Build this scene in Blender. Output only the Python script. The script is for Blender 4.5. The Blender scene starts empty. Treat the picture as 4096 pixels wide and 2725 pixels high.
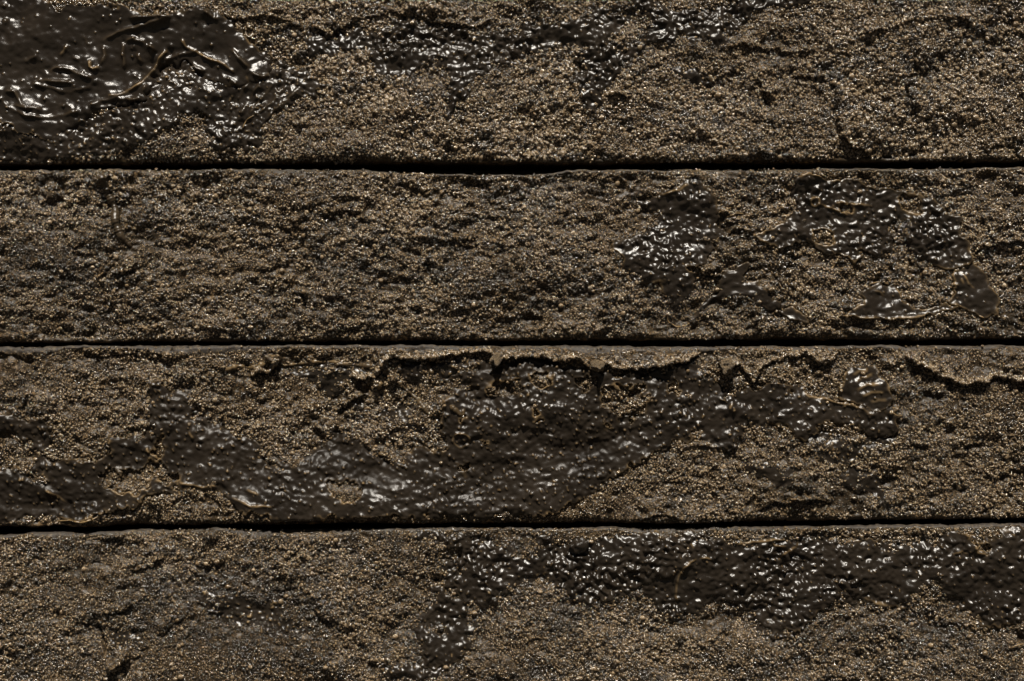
import bpy, math
import numpy as np

# ------------------------------------------------------------------ camera, sky, sun
K = 0.00036                       # metres per survey unit (1 unit = 1/1024 of the surveyed width)
CU, CV = 512.0, 340.5             # survey point straight ahead of the lens
BASE_V = 893.0                    # underside of the lowest course = ground level
def wx(u): return (u - CU) * K
def wz(v): return (BASE_V - v) * K

sc = bpy.context.scene
cam_d = bpy.data.cameras.new("camera")
cam = bpy.data.objects.new("camera", cam_d)
sc.collection.objects.link(cam)
cam_d.lens = 50; cam_d.sensor_width = 36
cam_d.clip_start = 0.01; cam_d.clip_end = 500
cam.location = (0, -1024 * K * 50 / 36, wz(CV))
cam.rotation_euler = (math.radians(90), 0, 0)
sc.camera = cam

SUN_EL = math.radians(58)
w = bpy.data.worlds.new("World"); sc.world = w; w.use_nodes = True
nt = w.node_tree; bg = nt.nodes["Background"]
sky = nt.nodes.new("ShaderNodeTexSky"); sky.sky_type = 'NISHITA'; sky.sun_disc = False
sky.sun_elevation = SUN_EL; sky.sun_rotation = math.radians(180)
nt.links.new(sky.outputs[0], bg.inputs[0]); bg.inputs[1].default_value = 0.006
sun_d = bpy.data.lights.new("sun", 'SUN'); sun_d.energy = 5.0
sun_d.angle = math.radians(0.6); sun_d.color = (1.0, 0.93, 0.83)
sun = bpy.data.objects.new("sun", sun_d); sc.collection.objects.link(sun)
sun.rotation_euler = (math.radians(90) - SUN_EL, 0, math.radians(0)); sun.location = (0, -2, 3)
sc.view_settings.view_transform = 'Standard'; sc.view_settings.look = 'None'
sc.view_settings.gamma = 1; sc.view_settings.exposure = 0.22
sc.view_settings.use_curve_mapping = False

# ------------------------------------------------------------------ noise fields
U0, U1, V0, V1 = -330, 1354, -220, 900
NU, NV = U1 - U0, V1 - V0
fy = np.fft.fftfreq(NV)[:, None]; fx = np.fft.rfftfreq(NU)[None, :]
def blur(a, sx, sy=None):
    sy = sy or sx
    g = np.exp(-2 * np.pi ** 2 * ((fx * sx) ** 2 + (fy * sy) ** 2))
    return np.fft.irfft2(np.fft.rfft2(a) * g, s=(NV, NU))
def noise(sx, sy=None, seed=0):
    a = blur(np.random.default_rng(seed).standard_normal((NV, NU)), sx, sy)
    return ((a - a.mean()) / a.std()).astype(np.float32)
def sstep(a, b, x):
    t = np.clip((x - a) / (b - a), 0, 1); return t * t * (3 - 2 * t)
def samp(A, u, v):
    x = np.clip(np.asarray(u) - U0, 0, NU - 1.001); y = np.clip(np.asarray(v) - V0, 0, NV - 1.001)
    i = x.astype(int); j = y.astype(int); fx_ = x - i; fy_ = y - j
    return (A[j, i] * (1 - fx_) * (1 - fy_) + A[j, i + 1] * fx_ * (1 - fy_) + A[j + 1, i] * (1 - fx_) * fy_ + A[j + 1, i + 1] * fx_ * fy_)
UU, VV = np.meshgrid(np.arange(U0, U1, dtype=np.float32), np.arange(V0, V1, dtype=np.float32))
N60 = noise(60, 26, 1); N22 = noise(22, 14, 2); N9 = noise(9, 6, 3); N4 = noise(4.2, 3.0, 4); N2 = noise(2.0, 1.6, 5); N1 = noise(1.1, 1.0, 6)
N15 = noise(15, 9, 12); N14 = noise(1.45, 1.25, 13); NB = noise(5, 5, 7); NBx = noise(2.2, 2.2, 8); NBy = noise(2.2, 2.2, 9)

# measured outlines are written in the windows in which they were surveyed: origin (in 1/4096 widths) and scale
WIN = dict(A=(0, 0, 1.684), B=(1300, 0, 1.571), C=(2700, 0, 1.688), D=(0, 640, 1.684), E=(1300, 640, 1.571), F=(2400, 640, 1.39),
           G=(0, 1350, 1.684), H=(1300, 1350, 1.571), I=(2700, 1350, 1.688), J=(0, 2050, 1.684), L=(1300, 2050, 1.571), M=(2700, 2050, 1.688), S=(0, 0, 1.0))
def P(*segs):
    """P('A', '0,0 10,20', 'B', '...') -> Nx2 array in survey units"""
    out = []
    for k, s in zip(segs[::2], segs[1::2]):
        ox, oy, sca = WIN[k]
        for p in s.split():
            a, b = p.split(','); out.append(((ox + float(a) / sca) / 4, (oy + float(b) / sca) / 4))
    return np.array(out)
def ring(k, cx, cy, r, n=14, ry=None):
    ox, oy, sca = WIN[k]; a = np.arange(n) / n * 2 * np.pi
    return np.stack([(ox + (cx + r * np.cos(a)) / sca) / 4, (oy + (cy + (ry or r) * np.sin(a)) / sca) / 4], 1)
def seg_dist(pts, u, v, closed):
    d = np.full(u.shape, 1e9, np.float32)
    n = len(pts)
    for i in range(n if closed else n - 1):
        a = pts[i]; b = pts[(i + 1) % n]; e = b - a; L2 = max(e @ e, 1e-9)
        t = np.clip(((u - a[0]) * e[0] + (v - a[1]) * e[1]) / L2, 0, 1)
        d = np.minimum(d, (u - a[0] - t * e[0]) ** 2 + (v - a[1] - t * e[1]) ** 2)
    return np.sqrt(d)
def inside(pts, u, v):
    c = np.zeros(u.shape, bool); n = len(pts)
    for i in range(n):
        (x1, y1), (x2, y2) = pts[i], pts[(i + 1) % n]
        if y1 == y2: continue
        c ^= ((y1 > v) != (y2 > v)) & (u < (x2 - x1) * (v - y1) / (y2 - y1) + x1)
    return c
def window(pts, pad):
    i0 = max(int(pts[:, 0].min() - pad) - U0, 0); i1 = min(int(pts[:, 0].max() + pad) - U0 + 2, NU)
    j0 = max(int(pts[:, 1].min() - pad) - V0, 0); j1 = min(int(pts[:, 1].max() + pad) - V0 + 2, NV)
    return slice(j0, j1), slice(i0, i1)

# ------------------------------------------------------------------ courses: upper and lower arris of every brick
def line(xs, ys): 
    xs = np.array(xs) / 4; ys = np.array(ys) / 4
    return lambda u: np.interp(u, xs, ys)
TOPS = [line([0, 4096], [-760, -770]), line([-1400, 0, 4096, 5400], [-50, -50, -58, -60]),
        line([-1400, 0, 500, 1000, 1450, 1560, 1800, 2150, 2240, 2330, 3000, 3600, 4096, 5400], [682, 680, 677, 676, 678, 690, 696, 698, 688, 678, 676, 673, 668, 664]),
        line([-1400, 0, 1400, 2800, 4096, 5400], [1388, 1386, 1381, 1386, 1382, 1380]),
        line([-1400, 0, 40, 120, 420, 780, 900, 1100, 1250, 1640, 1700, 2800, 3400, 4096, 5400], [2150, 2146, 2146, 2134, 2126, 2114, 2112, 2122, 2117, 2115, 2113, 2112, 2105, 2095, 2086]),
        line([0, 4096], [2842, 2836])]
BOTS = [line([0, 4096], [-75, -84]), line([-1400, 0, 1200, 2200, 3000, 4096, 5400], [660, 659, 655, 652, 651, 645, 640]),
        line([-1400, 0, 1400, 2800, 4096, 5400], [1376, 1372, 1366, 1362, 1359, 1356]),
        line([-1400, 0, 1000, 2000, 2800, 3500, 4096, 5400], [2108, 2107, 2103, 2098, 2096, 2084, 2078, 2070]),
        line([0, 4096], [2820, 2812]), line([0, 4096], [3572, 3572])]
EDGE_N = noise(7, 7, 20)[100] * 0.5 + noise(2, 2, 21)[100] * 0.35
def edge(f, k, u):
    return f(u) + np.interp(u, np.arange(U0, U1), np.roll(EDGE_N, 157 * k)) * 0.9

# ------------------------------------------------------------------ relief of the gritty faces (survey units, + = towards the viewer)
lim = [-17, 166, 343.5, 527.5, 707]
course = sum((VV > l).astype(int) for l in lim)
cl = np.array([1.0, 0.7, 0.7, 0.95, 0.7, 1.0])[course]
HT = 2.2 * N60 + 1.7 * N22 + 1.1 * N9 + cl * 1.0 * N4 + (0.4 + 0.35 * cl) * N2
HT = HT + np.where(course == 2, 0.75 * noise(3.2, 1.5, 11), 0)
HT = np.where(HT > 4, 4 + 2.5 * np.tanh((HT - 4) / 2.5), HT)
SMOOTH = 2.2 * N60 + 1.7 * N22 + 0.5 * N9
LEDGES = [  # polyline, height of the lip, how far the lip fades upwards
 (P('S', '900,70 1000,74 1130,84 1220,102 1330,116 1400,92 1490,52 1560,62 1640,34 1720,72 1800,104 1880,118 1930,110 1990,90'), 4.5, 8),
 (P('S', '3440,146 3500,136 3560,118 3680,70 3760,72 3820,84 3890,112'), 3, 9),
 (P('S', '2900,205 2960,196 3050,190 3130,206 3200,205 3290,212'), 3.8, 8),
 (P('S', '3030,362 3110,394'), 5, 8), (P('S', '3170,304 3230,296 3310,312'), 5, 8), (P('S', '3340,545 3400,577 3490,607'), 5, 8),
 (P('S', '2420,390 2470,376 2530,378'), 6, 8), (P('S', '3610,415 3640,430 3690,428'), 4, 6), (P('S', '2780,520 2830,560'), 4, 6),
 (P('S', '3930,590 4000,570 4096,560'), 4, 8), (P('S', '3770,440 3850,470 3900,460'), 3, 7),
 (P('S', '380,1135 410,1095 440,1060'), 5, 7), (P('S', '455,1108 500,1090 560,1064'), 5, 7),
 (P('S', '1300,845 1380,842 1460,852'), 4, 6), (P('S', '1650,970 1740,972 1830,968 1960,982 2080,990'), 3.5, 5),
 (P('S', '2900,925 2950,922 3010,934'), 6, 7), (P('S', '2740,1062 2830,1078 2890,1114'), 6, 6),
 (P('S', '3890,1000 3950,985 4010,960 4050,975 4140,985'), 6, 8), (P('S', '1080,1150 1110,1128 1180,1135'), 4, 6),
 (P('S', '2400,740 2440,716 2510,722'), 4, 6), (P('S', '2100,1330 2200,1318 2300,1330 2420,1322'), 3, 5),
 (P('S', '1000,1508 1030,1490 1070,1478 1115,1432'), 10, 9), (P('S', '1400,1512 1450,1516 1500,1508'), 7, 8),
 (P('S', '1500,1502 1575,1425 1660,1428 1745,1432 1870,1408 1935,1408 1970,1428 1998,1450 2030,1438 2130,1427 2205,1433 2268,1460 2345,1448 2385,1474 2420,1466 2480,1470 2575,1472 2670,1470 2740,1450 2790,1406'), 8, 11),
 (P('S', '2870,1440 2895,1478 2940,1474 2955,1463 2996,1498 3010,1520 3035,1482 3085,1440 3150,1415 3215,1405 3235,1432 3290,1455 3320,1445 3345,1420'), 7, 10),
 (P('S', '3620,1440 3755,1492 3838,1533 3930,1535 3962,1495 4030,1505 4096,1522 4200,1530'), 8.5, 14),
 (P('S', '320,1412 400,1422 520,1412 640,1415 690,1448'), 4.5, 6), (P('S', '0,1414 130,1426'), 4, 6),
 (P('S', '1345,1645 1400,1600 1460,1578'), 8, 8), (P('S', '3850,1795 3895,1770 3935,1752'), 7, 8),
 (P('S', '3030,2034 3080,2002 3200,2010 3330,1998'), 5, 8), (P('S', '2540,2086 2600,2064 2690,2056 2730,2085'), 5, 7),
 (P('S', '2700,1808 2760,1800 2850,1796 2960,1790'), 4, 7), (P('S', '60,1630 110,1600 150,1600'), 5, 7),
 (P('S', '520,2268 580,2266 660,2238'), 5.5, 14), (P('S', '410,2462 470,2450 540,2428'), 6, 18), (P('S', '430,2684 480,2666 530,2636'), 7, 14),
 (P('S', '1425,2560 1450,2572 1480,2578'), 5, 8), (P('S', '820,2430 870,2438 900,2425'), 4, 7), (P('S', '620,2535 660,2520 690,2500'), 4, 8),
 (P('S', '4010,2590 4040,2578 4110,2572'), 4, 8), (P('S', '1130,2220 1190,2232 1240,2228'), 4, 7), (P('S', '1250,2440 1320,2480 1400,2530 1470,2570'), 2.5, 14),
]
LEDGE_TAN = np.zeros_like(UU)  # tan painted on ledge lips: pale crumbs plus the light they catch
for pts, A_, fade in LEDGES:
    sl = window(pts, 45); u = UU[sl]; v = VV[sl] + 1.5 * N4[sl] + 0.9 * N2[sl] + 1.2 * N9[sl]
    o = np.argsort(pts[:, 0]); f = np.interp(u, pts[o, 0], pts[o, 1]); dv = f - v
    tap = sstep(pts[0, 0] - 2, pts[0, 0] + 5, u) * sstep(pts[-1, 0] + 2, pts[-1, 0] - 5, u)
    add = A_ * tap * np.where(dv > 0, np.exp(-np.maximum(dv, 0) / fade), -0.35 * np.exp(-np.maximum(-dv, 0) / 3.5))
    HT[sl] += add; SMOOTH[sl] += 0.8 * add
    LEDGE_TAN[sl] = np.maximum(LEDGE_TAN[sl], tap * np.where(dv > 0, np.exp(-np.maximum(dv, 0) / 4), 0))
for pts, wd, dp in [(P('J', '660,760 700,850 725,940'), 1.6, 6), (P('L', '2190,460 2200,530 2230,610'), 1.2, 4), (P('J', '670,800 640,760 560,740'), 1.6, 4),
                    (P('E', '640,660 650,720 690,780'), 2.5, 6), (P('C', '1560,600 1600,720 1610,820'), 2.2, 6), (P('C', '1070,580 1085,700 1070,800 1100,900'), 2.6, 6), (P('C', '560,560 600,640 640,740'), 2.2, 4),
                    (P('D', '1850,800 1830,900'), 1.6, 5), (P('D', '2030,900 2060,1000'), 1.4, 5), (P('L', '690,420 705,425'), 4, 9), (P('H', '80,480 110,450'), 3, 7),
                    (P('E', '1450,900 1470,940'), 2.5, 6), (P('M', '1540,720 1560,760'), 2.5, 6), (P('I', '1960,740 2060,690'), 3, 5)]:
    sl = window(pts, 14); d = seg_dist(pts, UU[sl], VV[sl], False)
    HT[sl] -= dp * np.exp(-(d / wd) ** 2)
RIDGES = [(P('L', '0,600 60,650 180,730 280,800 360,850'), 6, 3.0), (P('J', '1900,330 2080,500 2220,680'), 6, 2.5), (P('I', '1700,600 1800,500'), 3, 3), (P('G', '1900,380 2050,540 2200,660'), 3, 2.5),
          (P('I', '480,980 620,1010 780,1000 880,985'), 3, 2.5), (P('J', '300,1060 420,1040'), 9, 3)]
for pts, wd, dp in RIDGES:
    sl = window(pts, 30); d = seg_dist(pts, UU[sl], VV[sl], False); HT[sl] += dp * np.exp(-(d / wd) ** 2)

LUMPS = [
    (1990, 1432, 30, 27, 3, 0, 'pale crumbly lump hanging from the crust'), (2388, 1462, 32, 32, 3, 0, 'second crumbly lump on the crust edge'), (2905, 1462, 34, 40, 3, 0, 'tan knob at the end of the crust'),
    (1943, 700, 28, 22, 2, 0, None), (2778, 692, 18, 16, 2, 0, None), (457, 2134, 42, 20, 4, 0, None), (10, 2142, 36, 18, 4, 0, None),
    (843, 2132, 30, 22, 4, 0, None), (508, 2617, 18, 18, 4, 0, None), (454, 2652, 24, 22, 4, 0, None), (2318, 2180, 46, 40, 4, 1, 'dark knob of skin'), (2312, 216, 20, 26, 1, 0, None),
    (405, 705, 26, 20, 2, 1, None), (205, 785, 22, 18, 2, 1, None), (1086, 1440, 34, 18, 3, 0, None), (1570, 1515, 18, 14, 3, 0, None), (1820, 1468, 16, 14, 3, 0, None),
    (1510, 1535, 15, 20, 3, 0, None), (1785, 1608, 17, 14, 3, 0, None), (2040, 1520, 20, 10, 3, 0, None), (3225, 1468, 10, 10, 3, 0, None), (2732, 2080, 16, 14, 3, 1, None), (1545, 703, 14, 10, 2, 0, None),
    (830, 2078, 20, 10, 3, 0, None), (2010, 650, 18, 12, 1, 0, None), (1120, 42, 14, 12, 1, 0, None), (1320, 100, 20, 16, 1, 0, None), (1250, 88, 14, 12, 1, 0, None), (1530, 30, 22, 14, 1, 0, None), (1200, 500, 9, 9, 1, 0, None)]
for x, y, rx, ry, k_, d_, lb in LUMPS:
    if lb: continue
    HT += (7.0 if max(rx, ry) > 17 else 4.0) * np.exp(-(np.abs((UU - x / 4) * 4 / rx) ** 3 + np.abs((VV - y / 4) * 4 / ry) ** 3))

# ------------------------------------------------------------------ outlines of the dark skins
FILMS = {}
def film(key, brick, outer, holes=(), t=2.6, lift=0.0, bump=1.0, fine=0.5, pim=0.010, feather=7.0, label=None, folds=(), matte=0.0, grow=0.8):
    FILMS[key] = dict(brick=brick, outer=outer, holes=list(holes), t=t, lift=lift, bump=bump, fine=fine, pim=pim, feather=feather, label=label, folds=list(folds), matte=matte, grow=grow)
film('low1', 1, P('A', '-300,860 -120,800 0,810 320,900 600,790 960,680 1070,430 1300,440 1640,580 1700,520 1860,430 1900,420 2000,440 2130,500 2180,570 2140,650 2000,660 1930,720 1850,780 1810,830 1790,900 1740,980 1660,1000 1560,1020 1470,1010 1430,950 1420,850 1380,780 1330,750 1260,780 1200,830 1120,890 1030,940 900,990 780,1020 700,1040 560,1060 430,1080 200,1090 -40,1085 -220,1060 -380,990'),
     grow=2.0, t=3.2, bump=1.0, fine=0.6, pim=0.03, feather=6, label='bumpy dark skin along the foot of the wrinkled skin',
     folds=[(P('A', q), 1.8, 1.4, 0.1) for q in ('1680,560 1600,680 1540,780', '1760,560 1680,680 1620,800', '1850,560 1760,680 1680,780', '1940,570 1850,680 1740,780', '2030,590 1930,680 1810,800', '2000,640 1880,740 1800,800')])
FA = [P('A', s) for s in ('480,300 445,350 400,390', '150,395 190,415 240,390 270,350', '610,400 620,460 640,475 690,450', '840,280 838,380 850,490', '840,290 900,270 1000,290',
      '1220,260 1260,320 1340,360 1440,410 1520,440 1600,510', '1140,330 1080,400 1040,470 960,560 870,620 800,650 720,650', '1340,350 1200,370 1100,410', '880,140 1040,120 1180,115',
      '690,300 720,265 820,220 950,190 1180,120', '330,490 400,460 480,470 560,510 650,540', '200,560 330,590 450,630 560,610 640,580', '390,720 460,710 520,760',
      '1480,520 1560,540 1620,600', '1690,500 1780,525 1850,480', '610,735 700,680 800,670 960,680', '560,230 600,300 640,310', '1000,300 1060,360', '920,350 970,450', '250,540 400,560 520,560', '30,620 110,620 160,700 230,760',
      '880,500 960,530', '1280,430 1350,470 1400,500', '480,380 560,420', '20,160 80,130', '0,50 70,30', '0,640 60,720 200,790 330,800 480,770 560,740', '60,700 200,740 300,730', '700,300 720,380 690,450', '1000,300 1030,340 1010,420', '1380,60 1420,110 1500,150', '1180,300 1140,340', '1560,330 1640,420 1700,470', '280,500 250,560 330,600', '1000,560 1030,470 1100,420', '960,640 1000,560')]
film('wrinkled1', 1, P('A', '-420,330 -480,160 -380,20 -200,-60 0,-80 270,-30 290,20 400,58 500,42 640,38 800,60 900,90 1040,95 1180,110 1330,40 1400,60 1500,110 1620,200 1750,330 1830,440 1830,500 1700,560 1650,600 1600,600 1500,540 1450,540 1300,470 1150,430 1090,440 1040,540 1010,640 980,700 850,720 700,740 640,770 600,830 500,890 400,930 320,940 200,900 100,860 0,830 -120,800 -260,700 -360,560'),
     t=4.4, lift=0.15, bump=0.34, fine=0.5, pim=0.004, feather=5, label='wrinkled glossy dark skin with curling pale folds', folds=[(f, 4.4 if i in (0, 2, 5, 6, 7, 15) else 3.2, 1.6 if i in (0, 2, 5, 6) else 2.0, 1.0 if i in (0, 2, 5, 6) else 0.12) for i, f in enumerate(FA)])
film('band1', 1, P('B', '-150,250 -60,190 60,200 200,170 300,170 380,120 560,100 680,150 760,150 850,170 960,190 1100,190 1180,190 1280,150 1450,120 1620,110 1680,60 1720,20 1760,60 1880,80 1890,20 1910,-30 2010,-60', 'C', '-60,40 100,60 300,50 440,-20 700,-40 960,-30 900,60 640,90 560,80 480,150 440,240 360,230 350,320 300,330 200,310 0,290',
     'B', '2250,260 2160,270 2060,310 2000,340 1900,410 1860,500 1780,570 1760,640 1730,720 1690,745 1640,700 1610,650 1590,580 1560,540 1480,480 1420,440 1400,360 1280,360 1200,410 1080,450 980,500 920,530 910,600 880,650 830,720 800,750 750,740 770,650 775,560 770,480 745,410 640,410 560,470 480,500 380,500 300,480 260,380 240,330 150,340 60,390 0,390 -100,370'),
     holes=[P('B', '1810,260 1870,170 1960,90 2030,120 2020,200 1950,250 1880,280'), P('B', '1430,330 1500,310 1600,330 1620,420 1560,450 1470,420')],
     t=3.2, bump=1.2, fine=0.9, pim=0.014, feather=9, label='long glossy dark skin running across the upper face with two drips')
film('dab1', 1, P('C', '-120,470 -60,430 0,430 100,470 200,510 280,570 260,610 150,590 50,530 -60,500'), t=2.6, bump=1.0, fine=0.7)
film('dab1b', 1, P('C', '360,610 420,600 440,660 420,700 380,690'), t=2.6, bump=0.8, fine=0.5)
film('left2', 2, P('F', '350,160 440,140 520,90 560,110 600,170 640,220 650,290 660,330 640,350 680,390 660,430 620,450 630,500 600,530 580,580 500,590 470,590 490,620 535,625 510,680 515,740 480,800 420,840 370,850 400,800 350,730 330,680 250,690 190,690 130,620 120,530 70,490 80,450 160,440 220,410 300,370 340,290 240,270 210,240 330,200'),
     t=2.6, lift=0.5, bump=1.0, fine=0.85, pim=0.012, label='dark skin with a pale ragged right edge', folds=[(P('F', '560,110 580,160 610,190'), 1.8, 1.3), (P('F', '330,200 420,170 500,130'), 1.6, 1.4)])
film('cross2', 2, P('F', '690,620 770,600 820,565 830,590 790,640 800,680 870,670 890,700 940,740 960,780 1005,790 1000,820 950,830 880,800 820,770 760,760 700,770 640,780 600,810 560,850 520,890 500,900 560,820 620,760 680,720 650,690 680,640'),
     t=2.8, lift=0.9, bump=0.7, fine=0.25, pim=0.003, feather=4, label='small cross-shaped dark skin with pale rim')
film('chip2', 2, P('F', '990,840 1060,815 1090,840 1135,870 1145,905 1090,885 1040,880 1010,865'), t=2.6, lift=0.9, bump=0.6, fine=0.25, pim=0.002, feather=4)
film('main2', 2, P('F', '1080,110 1160,70 1260,105 1440,110 1480,150 1660,165 1780,200 1860,210 1920,270 1940,300 2010,330 1990,400 2050,480 2060,560 1990,600 1940,612 1880,590 1830,570 1760,530 1710,480 1690,430 1720,370 1730,320 1690,330 1640,350 1615,380 1640,450 1630,500 1580,540 1540,535 1480,505 1440,500 1440,545 1410,570 1380,540 1330,520 1260,520 1200,480 1190,450 1140,460 1080,460 1030,490 990,502 960,470 920,460 880,450 860,420 960,380 1050,330 1090,270 1060,200 1070,150'),
     holes=[P('F', '1665,210 1700,195 1770,210 1785,250 1797,302 1760,300 1720,290 1690,260'), P('F', '1190,395 1230,390 1290,400 1300,450 1250,470 1210,460 1195,430'), P('F', '1330,250 1390,250 1400,290 1350,280')],
     t=3.4, lift=0.75, bump=1.1, fine=0.85, pim=0.012, feather=5, label='large ragged dark skin with pale rims and open holes',
     folds=[(P('F', s), 2.4, 1.5) for s in ('1220,240 1290,265 1350,290 1385,315', '1300,240 1400,247 1460,245 1525,252', '1100,105 1160,72 1220,90 1300,112 1370,100 1440,110 1480,150 1560,160')] + [(ring('F', 1198, 230, 26), 2.0, 1.3)])
film('low2', 2, P('F', '2060,560 2100,600 2140,640 2160,700 2200,750 2210,800 2190,850 2130,880 2080,850 2000,810 1930,790 1960,750 1970,700 1950,640 1960,618 2010,600'), t=2.4, lift=0.35, bump=0.8, fine=0.35, pim=0.008,
     label='thin dark skin low beside the large ragged one', folds=[(P('F', s), 1.6, 1.4) for s in ('2000,620 2040,690 2090,720', '1990,650 2020,700', '2100,600 2120,640')])
film('tail2', 2, P('F', '1450,740 1500,710 1560,680 1600,690 1650,710 1690,780 1740,820 1850,830 1920,800 1990,815 1900,840 1820,860 1720,880 1620,887 1500,880 1400,872 1330,867 1390,840 1460,800 1470,770'), t=2.8, lift=0.8, bump=1.0, fine=0.45, pim=0.008, feather=4,
     label='wedge of dark skin with a pale thread along its foot', folds=[(P('F', s), 2.4, 1.4) for s in ('1340,865 1480,880 1620,883 1760,870 1850,850', '1640,700 1680,760 1720,805 1800,830 1880,826', '1510,715 1560,735 1590,770')])
film('main3', 3, P('G', '-90,640 -200,620 -220,570 -100,540 70,545 200,570 300,610 310,670 290,740 270,800 330,850 500,845 650,840 760,810 770,740 740,680 850,690 960,680 1030,640 1020,560 1000,480 1020,380 1030,310 1100,320 1150,360 1240,390 1290,430 1300,510 1330,570 1440,620 1530,640 1570,680 1700,710 1750,800 1780,880 1880,880 1990,870 2060,830 2130,780 2200,740 2230,660 2300,620',
     'H', '180,640 250,660 270,720 330,760 420,780 520,770 550,720 640,700 660,740 760,745 780,690 760,630 740,560 740,500 745,430 790,380 830,330 900,350 940,360 930,310 860,250 760,262 850,232 900,210 980,170 1060,190 1150,170 1280,150 1420,160 1600,190 1660,240 1720,250 1850,240 2000,200 2100,200 2250,170 2330,140',
     'I', '0,190 100,150 180,200 250,280 310,330 340,370 390,410 430,370 520,355 600,350 720,330 760,350 850,350 900,390 980,400 1100,440 1200,460 1290,490 1340,530 1440,490 1490,540 1480,600 1430,660 1360,650 1260,620 1220,580 1150,560 1060,520 1000,560 950,620 880,670 820,660 770,600 700,590 600,590 520,570 460,600 450,680 430,740 380,745 300,730 200,740 200,650 170,610 110,610 60,690',
     'H', '2290,600 2200,640 2130,700 2000,740 1900,790 1850,830 1740,900 1700,960 1600,1000 1500,1060 1400,1090 1300,1110 1100,1130 900,1140 700,1120 500,1110 300,1100 157,1120',
     'G', '2200,1190 2100,1250 1970,1260 1900,1240 1830,1190 1700,1170 1600,1130 1530,1060 1470,990 1380,1010 1290,990 1200,975 1190,1000 1060,1030 1000,1060 900,1110 760,1140 640,1200 560,1240 450,1230 360,1205 200,1210 100,1260 -60,1250 -300,1230 -420,1120 -340,980 -160,900 0,900 80,880 150,900 180,960 220,980 300,985 350,950 340,910 260,910 240,860 260,800 250,760 200,720 150,720 140,680 100,620'),
     holes=[P('H', '1000,330 1070,290 1150,260 1230,270 1240,330 1150,360 1040,370'), P('H', '1275,235 1360,218 1450,240 1440,280 1320,290'), P('H', '1580,258 1640,240 1700,265 1710,310 1650,330 1590,300'),
            P('H', '1725,330 1780,310 1900,310 2000,310 2010,360 2030,400 2000,470 1940,500 1830,490 1780,440 1740,400'), P('H', '850,800 880,788 892,830 865,858'), P('H', '20,920 130,910 200,930 230,970 180,1010 110,1025 50,990'),
            P('G', '1032,740 1050,690 1080,678 1122,740 1122,790 1090,842 1040,832'), P('G', '720,880 780,870 800,900 880,890 930,900 990,850 1090,850 1140,910 1210,920 1190,980 1100,990 1060,960 1010,1000 930,1040 850,1030 780,1030 700,990 680,950'),
            ring('H', 873, 500, 20), ring('H', 1335, 482, 15), ring('H', 1003, 636, 14), P('H', '2165,300 2190,285 2215,330 2190,370 2165,350'), P('H', '1745,545 1780,545 1775,565 1750,565')],
     matte=0.75, t=3.2, grow=3.0, lift=0.3, bump=0.62, fine=0.7, pim=0.022, feather=8, label='broad dark skin with torn holes showing grit',
     folds=[(ring('H', 855, 645, 55, ry=44), 2.0, 1.2)] + [(P('G', s), 2.0, 1.5) for s in ('760,1150 640,1200 560,1236 460,1226 380,1208', '1200,968 1290,988 1380,1008 1470,988', '1275,620 1290,660 1320,690', '300,1020 380,1060 450,1120', '1560,1060 1700,1130 1860,1130', '1650,1010 1760,1060')] +
           [(P('I', s), 2.2, 1.4) for s in ('860,360 900,395 1000,410 1100,440 1220,465 1290,500 1340,540', '360,500 375,450 385,425', '60,490 100,520')])
film('round3', 3, P('I', '1140,250 1180,210 1290,190 1350,200 1420,300 1440,350 1460,410 1430,475 1330,505 1290,470 1180,428 1110,410 1115,340'), t=2.8, lift=0.5, bump=1.4, fine=0.4, pim=0.004, feather=4, label='small round puckered dark skin',
     folds=[(P('I', '1170,205 1130,270 1112,340 1115,400'), 2.0, 1.3)] + [(P('I', s), 1.7, 2.0) for s in ('1180,260 1240,230 1310,215', '1200,310 1260,270 1340,250', '1210,360 1280,320 1380,310', '1240,400 1320,370 1420,370', '1290,440 1360,420 1440,420')])
film('smear3c', 3, P('I', '820,700 960,640 1150,640 1300,690 1480,680 1560,760 1450,860 1250,840 1050,860 900,800'), t=1.3, bump=0.5, fine=0.5, pim=0.04, feather=15)
film('smear3d', 3, P('H', '300,260 430,140 560,140 700,150 880,120 960,130 940,180 840,220 740,250 640,230 560,300 420,200 340,290'), t=1.8, bump=0.6, fine=0.5, pim=0.03, feather=9)
film('smear3e', 3, P('H', '280,430 420,400 560,430 640,520 560,600 400,580 300,520'), t=1.2, bump=0.5, fine=0.5, pim=0.04, feather=14)
film('smear3', 3, P('I', '470,840 560,800 640,860 720,870 800,830 790,930 850,990 700,1000 560,960 490,900'), t=1.7, bump=0.5, fine=0.4, pim=0.01, feather=9)
film('smear3b', 3, P('I', '1090,900 1250,880 1380,900 1400,990 1420,1080 1580,1060 1540,1140 1440,1150 1300,1040 1130,1020'), t=1.7, bump=0.5, fine=0.4, pim=0.012, feather=9)
film('slope3', 3, P('G', '1900,240 2000,200 2200,190 2357,170', 'H', '300,250 180,270 100,330 30,380 -60,300'), t=1.8, bump=0.9, fine=0.6, pim=0.02, feather=10)
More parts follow.
